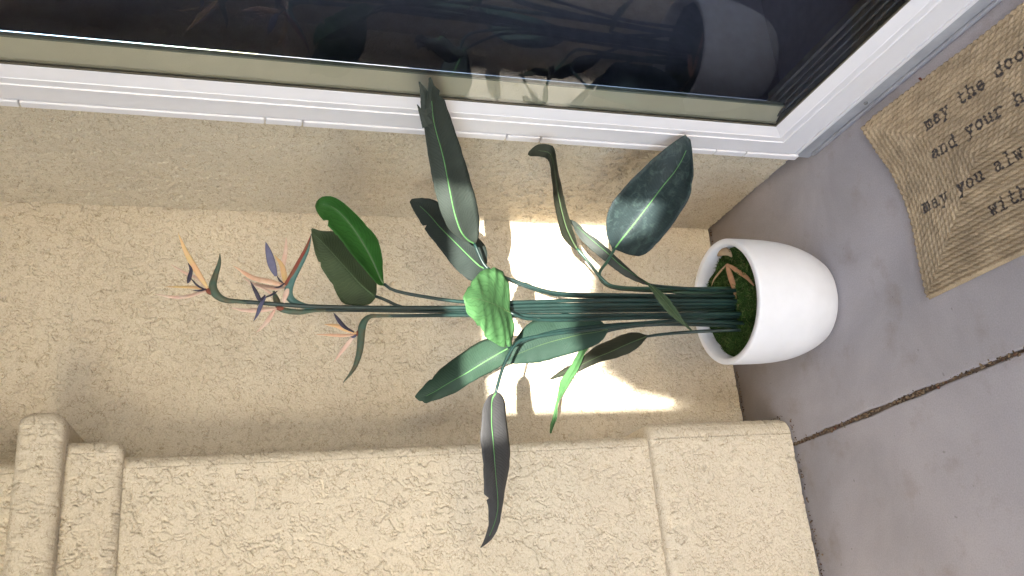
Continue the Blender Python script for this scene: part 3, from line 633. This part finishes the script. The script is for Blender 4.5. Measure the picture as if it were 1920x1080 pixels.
s2 = fstem([(1400, 575, -.45), (1100, 577, -.455), (900, 581, -.46), (700, 579, -.455), (596, 576, -.45)])
bract([(610, 578), (590, 577), (568, 573), (550, 565), (541, 552), (545, 528), (556, 506), (568, 485), (577, 467), (584, 438)], [4, 4.6, 6, 7, 8, 8, 7, 5.5, 3.5, .5], -.45, spathe_t, s2, -.47)
bract([(535, 535), (549, 512), (562, 487), (575, 462), (583, 440)], [4, 4.5, 3.5, 2.5, .4], -.462, redbase, s2, -.475, name='spathe_edge')
blade([(537, 536), (505, 528), (475, 521), (437, 498)], -.46, .0072, orange, s2, -.49)
blade([(537, 540), (505, 539), (475, 532), (455, 520)], -.445, .0055, salmon, s2, -.44)
blade([(534, 537), (533, 515), (527, 495), (514, 478)], -.44, .006, yellow, s2, -.43)
blade([(530, 525), (530, 500), (535, 475), (537, 444)], -.435, .0058, salmon, s2, -.42)
blade([(540, 540), (536, 552), (533, 562), (534, 570)], -.465, .0062, salmon, s2, -.47)
blade([(532, 532), (524, 525), (518, 515)], -.47, .0022, black_p, s2, name='tongue')
blade([(518, 518), (511, 500), (505, 478), (498, 453)], -.475, .0088, violet, s2, -.49, name='tongue', peak=.4)
blade([(534, 531), (524, 538), (513, 540)], -.475, .0026, black_p, s2, name='tongue')

s3 = fstem([(1400, 580, -.44), (1100, 583, -.44), (870, 584, -.445), (650, 581, -.45), (596, 581, -.45)])
bract([(610, 581), (588, 582), (562, 585), (540, 583), (525, 578), (518, 562), (513, 546)], [3.6, 4.4, 5.5, 6, 5.5, 6, 2], -.452, spathe_m, s3, -.455)
blade([(532, 579), (524, 578), (514, 578)], -.458, .006, redbase, s3, name='flower_base', flat=.8)
blade([(520, 578), (490, 581), (460, 582), (433, 577)], -.46, .0062, salmon, s3, -.47)
blade([(516, 580), (505, 597), (494, 611), (480, 624)], -.455, .0052, salmon, s3, -.45)
blade([(520, 546), (508, 553), (497, 558), (490, 563)], -.475, .0028, black_p, s3, -.48, name='tongue')
blade([(497, 553), (488, 562), (480, 548), (469, 527)], -.482, .0046, black_p, s3, -.49, name='tongue')
blade([(498, 556), (489, 572), (483, 588), (475, 603)], -.482, .0046, violet, s3, -.49, name='tongue')
blade([(515, 556), (500, 545), (485, 537), (462, 532)], -.45, .003, salmon, s3)

s4 = fstem([(1400, 588, -.47), (1050, 592, -.48), (870, 591, -.485), (760, 592, -.49), (712, 592, -.49)], .0058, .0036)
bract([(735, 592), (712, 592), (695, 593), (685, 600), (679, 613), (677, 632), (674, 660), (664, 690), (643, 718)], [3.4, 3.6, 4.5, 6.2, 7.4, 7, 6, 4, .5], -.49, spathe_m, s4, -.51)
blade([(678, 622), (671, 626), (664, 627)], -.495, .0075, redbase, s4, name='flower_base', flat=.8)
blade([(668, 625), (650, 618), (630, 611), (608, 608)], -.50, .0062, yellow, s4, -.52)
blade([(668, 627), (645, 629), (618, 628), (592, 627)], -.495, .0042, orange, s4, -.50)
blade([(665, 628), (652, 645), (640, 660), (626, 679)], -.49, .0048, salmon, s4, -.47)
blade([(664, 623), (652, 617), (640, 607), (625, 586)], -.505, .0046, black_p, s4, -.52, name='tongue', peak=.55)
blade([(668, 628), (662, 632), (657, 631)], -.50, .0032, violet, s4, name='tongue')
for o in list(plant.children):
    o.matrix_parent_inverse = plant.matrix_world.inverted()

# dried bloom and leaf scraps lying on the moss
dr = empty('dried_bloom', fl(1365, 500, .25)); tag(dr, 'dried three pronged orange brown bloom lying on the moss', 'dried flower')
def lay(pts, wmax, mt, par, name='petal'):
    q = np.array([fl(px, py, z) for px, py, z in pts]); S = spline(q, 9); s = np.linspace(0, 1, 9)
    return tube(name, S, np.maximum(np.sin(np.clip(s * .9 + .08, 0, 1) * math.pi) ** .7 * wmax, .0005), mt, par, n=20, k=8, flat=.25, axis=(0, -.5, .9))
lay([(1362, 495, .262), (1370, 520, .262), (1378, 545, .257), (1381, 565, .252)], .0085, dry_m, dr)
lay([(1362, 496, .262), (1348, 512, .258), (1338, 525, .254), (1334, 537, .252)], .0035, dry2_m, dr)
lay([(1363, 495, .262), (1380, 506, .259), (1400, 520, .256), (1414, 536, .252)], .0065, dry_m, dr)
keep(dr)
o = lay([(1344, 476, .252), (1355, 471, .260), (1366, 474, .255), (1372, 482, .250)], .013, dry2_m, None, 'dry_leaf'); tag(o, 'curled tan dry leaf on the moss at the pot rim near the door', 'dry leaf')
o = lay([(1426, 556, .252), (1423, 566, .256), (1427, 576, .252)], .006, M_grad('red_scrap', (.10, .03, .03), (.16, .06, .05)), None, 'dry_leaf'); tag(o, 'small dark red leaf scrap on the moss at the front of the pot', 'dry leaf')

# ------------------------------------------------------------------ braided doormat with painted verse
GL = {
 'm': [[(.0, 0), (.24, 0)], [(.12, 0), (.12, 1)], [(.0, .97), (.12, .97)], [(.12, .8), (.25, .97), (.42, .95), (.5, .75), (.5, 0)], [(.42, 0), (.62, 0)], [(.5, .8), (.64, .97), (.82, .95), (.9, .75), (.9, 0)], [(.82, 0), (1.03, 0)]],
 'a': [[(.18, .82), (.35, .98), (.6, .96), (.74, .78), (.74, .12), (.88, 0), (.98, .06)], [(.74, .58), (.4, .58), (.18, .44), (.14, .22), (.28, .02), (.5, .02), (.74, .24)]],
 'y': [[(.0, .97), (.34, .97)], [(.14, .97), (.5, .05)], [(.88, .97), (.5, .05), (.34, -.36), (.12, -.44)], [(.66, .97), (1., .97)], [(.0, -.44), (.3, -.44)]],
 't': [[(.34, 1.4), (.34, .2), (.46, .02), (.68, 0), (.9, .12)], [(.08, .97), (.82, .97)]],
 'h': [[(.0, 1.46), (.16, 1.46), (.16, 0)], [(.0, 0), (.34, 0)], [(.16, .74), (.36, .96), (.62, .97), (.82, .78), (.82, 0)], [(.66, 0), (.98, 0)]],
 'e': [[(.12, .52), (.88, .52), (.84, .78), (.66, .97), (.4, .98), (.18, .82), (.1, .5), (.18, .18), (.42, 0), (.68, .03), (.9, .2)]],
 'd': [[(.64, 1.46), (.82, 1.46), (.82, .02), (.98, .02)], [(.82, .72), (.66, .95), (.4, .98), (.16, .8), (.1, .48), (.18, .16), (.4, 0), (.66, .04), (.82, .28)]],
 'o': [[(.5, .99), (.22, .88), (.1, .5), (.22, .12), (.5, 0), (.78, .12), (.9, .5), (.78, .88), (.5, .99)]],
 'n': [[(.0, .97), (.16, .97), (.16, 0)], [(.0, 0), (.34, 0)], [(.16, .74), (.36, .96), (.62, .97), (.82, .78), (.82, 0)], [(.66, 0), (.98, 0)]],
 'u': [[(.0, .97), (.16, .97), (.16, .24), (.32, .02), (.56, .02), (.8, .24)], [(.64, .97), (.8, .97), (.8, .02), (.98, .02)]],
 'r': [[(.02, .97), (.26, .97), (.26, 0)], [(.04, 0), (.62, 0)], [(.26, .66), (.46, .92), (.7, .98), (.92, .84)]],
 'l': [[(.2, 1.46), (.5, 1.46), (.5, 0)], [(.14, 0), (.88, 0)]],
 'w': [[(.0, .97), (.3, .97)], [(.14, .97), (.3, .02), (.5, .7), (.7, .02), (.86, .97)], [(.7, .97), (1., .97)]],
 's': [[(.84, .97), (.84, .76)], [(.84, .8), (.66, .97), (.36, .97), (.2, .8), (.28, .58), (.7, .46), (.86, .26), (.7, .04), (.36, .02), (.16, .22)], [(.16, .3), (.16, 0)]],
 'i': [[(.2, .97), (.52, .97), (.52, 0)], [(.16, 0), (.88, 0)], [(.5, 1.3), (.52, 1.36)]],
}
LINES = [('may the door', -.198, -.985, -.004), ('and your h', -.272, -.980, .005), ('may you always', -.376, -.916, .008), ('with', -.462, -1.080, .006)]
def doormat():
    Wd, Ln = .485, .76; ds = .0013
    nu, nv = int(Wd / ds), int(Ln / ds)
    u = np.linspace(0, Wd, nu); v = np.linspace(0, Ln, nv); U, Vv = np.meshgrid(u, v, indexing='ij')
    # world position of the sheet: u runs away from the door, v towards the viewer; the short side is bowed
    ux = np.array([0, .08, .16, .245, .315, .39, .485]); bow = np.array([-.800, -.817, -.850, -.866, -.868, -.858, -.852])
    B = np.interp(u, ux, bow); B = np.convolve(np.pad(B, 12, mode='edge'), np.ones(25) / 25, 'valid')
    fade = np.exp(-v / .22)
    X = -.080 - U + .010 * np.sin(Vv * 7) * 0 + .006 * np.sin(Vv * 9 + 1) * (1 - U / Wd)
    Y = -.842 + (B + .842)[:, None] * fade[None] - Vv
    X += .008 * np.exp(-((Vv) / .03) ** 2) * np.exp(-(U / .03) ** 2) * -1
    # concentric braid rows
    p = .0116
    D1 = np.minimum(U, Wd - U); D2 = np.minimum(Vv, Ln - Vv); along = np.where(D1 < D2, Vv, U); D = np.minimum(D1, D2)
    wob = perlin(np.stack([U * 14, Vv * 14, U * 0], -1)) * .0016
    Dw = D + wob; row = np.floor(Dw / p); fr_ = Dw / p - row
    ph = along / .0165 + row * .37 + .2 * perlin(np.stack([U * 30, Vv * 30, U * 0 + 3], -1))
    sl = np.abs(fr_ - .5) * 2
    strand = np.sin(2 * np.pi * (ph + (fr_ - .5) * 1.05))
    prof = np.sqrt(np.clip(1 - (2 * fr_ - 1) ** 2, 0, 1))
    H = .0062 * prof ** .75 * (1 + .17 * strand) + .0009 * perlin(np.stack([U * 420, Vv * 260, U * 0], -1)) + .0008 * perlin(np.stack([U * 9, Vv * 9, U * 0 + 9], -1))
    edge = np.clip(D / .004, 0, 1); Z = .0055 + (H + .0015) * np.sqrt(edge) - .004 * (1 - edge)
    Z += .010 * np.exp(-(U / .05) ** 2 - (Vv / .05) ** 2)
    # scalloped outer edge
    bulge = .0032 * strand
    Y += np.where(Vv < .012, bulge, 0); X += np.where(U < .012, bulge, 0)
    # paint
    ink = np.zeros_like(X); cell, xh, hw = .0259, .0205, .0030
    for text, bx, by, sl_ in LINES:
        for i, ch in enumerate(text):
            if ch == ' ': continue
            ox = bx + random.uniform(-.0015, .0015) - sl_ * i * .08; oy = by - cell * i - random.uniform(-.001, .001)
            m = (X > ox - .02) & (X < ox + .042) & (Y < oy + .008) & (Y > oy - .036)
            if not m.any(): continue
            gx = (oy - Y[m]); gy = X[m] - ox
            wx = .0012 * perlin(np.stack([gx * 160 + i * 5, gy * 160, gx * 0 + bx * 50], -1)); best = np.full(gx.shape, 9.)
            for st in GL[ch]:
                for (a0, a1), (b0, b1) in zip(st[:-1], st[1:]):
                    ax, ay, bx_, by_ = a0 * xh, a1 * xh, b0 * xh, b1 * xh; dx, dy = bx_ - ax, by_ - ay; q = dx * dx + dy * dy + 1e-12
                    t = np.clip(((gx - ax) * dx + (gy - ay) * dy) / q, 0, 1); best = np.minimum(best, np.hypot(gx - ax - t * dx, gy - ay - t * dy))
            ink[m] = np.maximum(ink[m], np.clip((hw - best + wx) / .0012, 0, 1))
    o = grid('doormat', np.stack([X, Y, Z], -1), None, flip=True); me = o.data
    for nm, arr in (('ink', ink), ('strand', strand * .5 + .5), ('row', perlin(np.stack([row * 3.1, along * 22, D * 0 + (D1 < D2) * 7], -1)))):
        a = me.attributes.new(nm, 'FLOAT', 'POINT'); a.data.foreach_set('value', arr.astype(np.float32).ravel())
    m, nt, pb = mat('jute', rough=.9, spec=.15)
    def attr(n): q = N(nt, 'ShaderNodeAttribute'); q.attribute_name = n; return q.outputs['Fac']
    fib = noise(nt, 520, 3, .7); c = ramp(nt, fib.outputs[0], [(.25, (.21, .16, .105)), (.5, (.325, .26, .18)), (.8, (.47, .39, .285))])
    c = mix(nt, c, ramp(nt, math_(nt, 'ADD', attr('row'), .5), [(.1, (.78, .75, .70)), (.9, (1.15, 1.13, 1.08))]), .8, 'MULTIPLY')
    big = noise(nt, 11, 4); c = mix(nt, c, ramp(nt, big.outputs[0], [(.3, (.78, .76, .74)), (.65, (1.08, 1.06, 1.02))]), 1., 'MULTIPLY')
    wear = noise(nt, 130, 4, .7); ik = math_(nt, 'MULTIPLY', attr('ink'), ramp(nt, wear.outputs[0], [(.3, (.45, .45, .45)), (.5, (1, 1, 1))]))
    c = mix(nt, c, (.020, .020, .026), math_(nt, 'MULTIPLY', ik, .94))
    nt.links.new(c, pb.inputs['Base Color']); bump(nt, pb, fib.outputs[0], .6, .0012); me.materials.append(m)
    tag(o, 'braided tan jute doormat with black typewriter style verse on the concrete', 'doormat')
doormat()
o = pebble_mesh('seed', [(*fl(1726, 148, .016), .0055)], M_simple('seed_brown', (.10, .03, .02), .6, .3, .3)); tag(o, 'small reddish brown seed at the doormat edge facing the door', 'seed')

o = tube('paint_chip', [fl(1704, 124, .004), fl(1715, 118, .007), fl(1727, 108, .004)], [.001, .0042, .001], M_simple('chip_white', (.68, .66, .60), .7, .3, .1), n=10, k=8, flat=.3, axis=(0, 0, 1)); tag(o, 'thin whitish paint chip lying against the door threshold', 'paint chip')
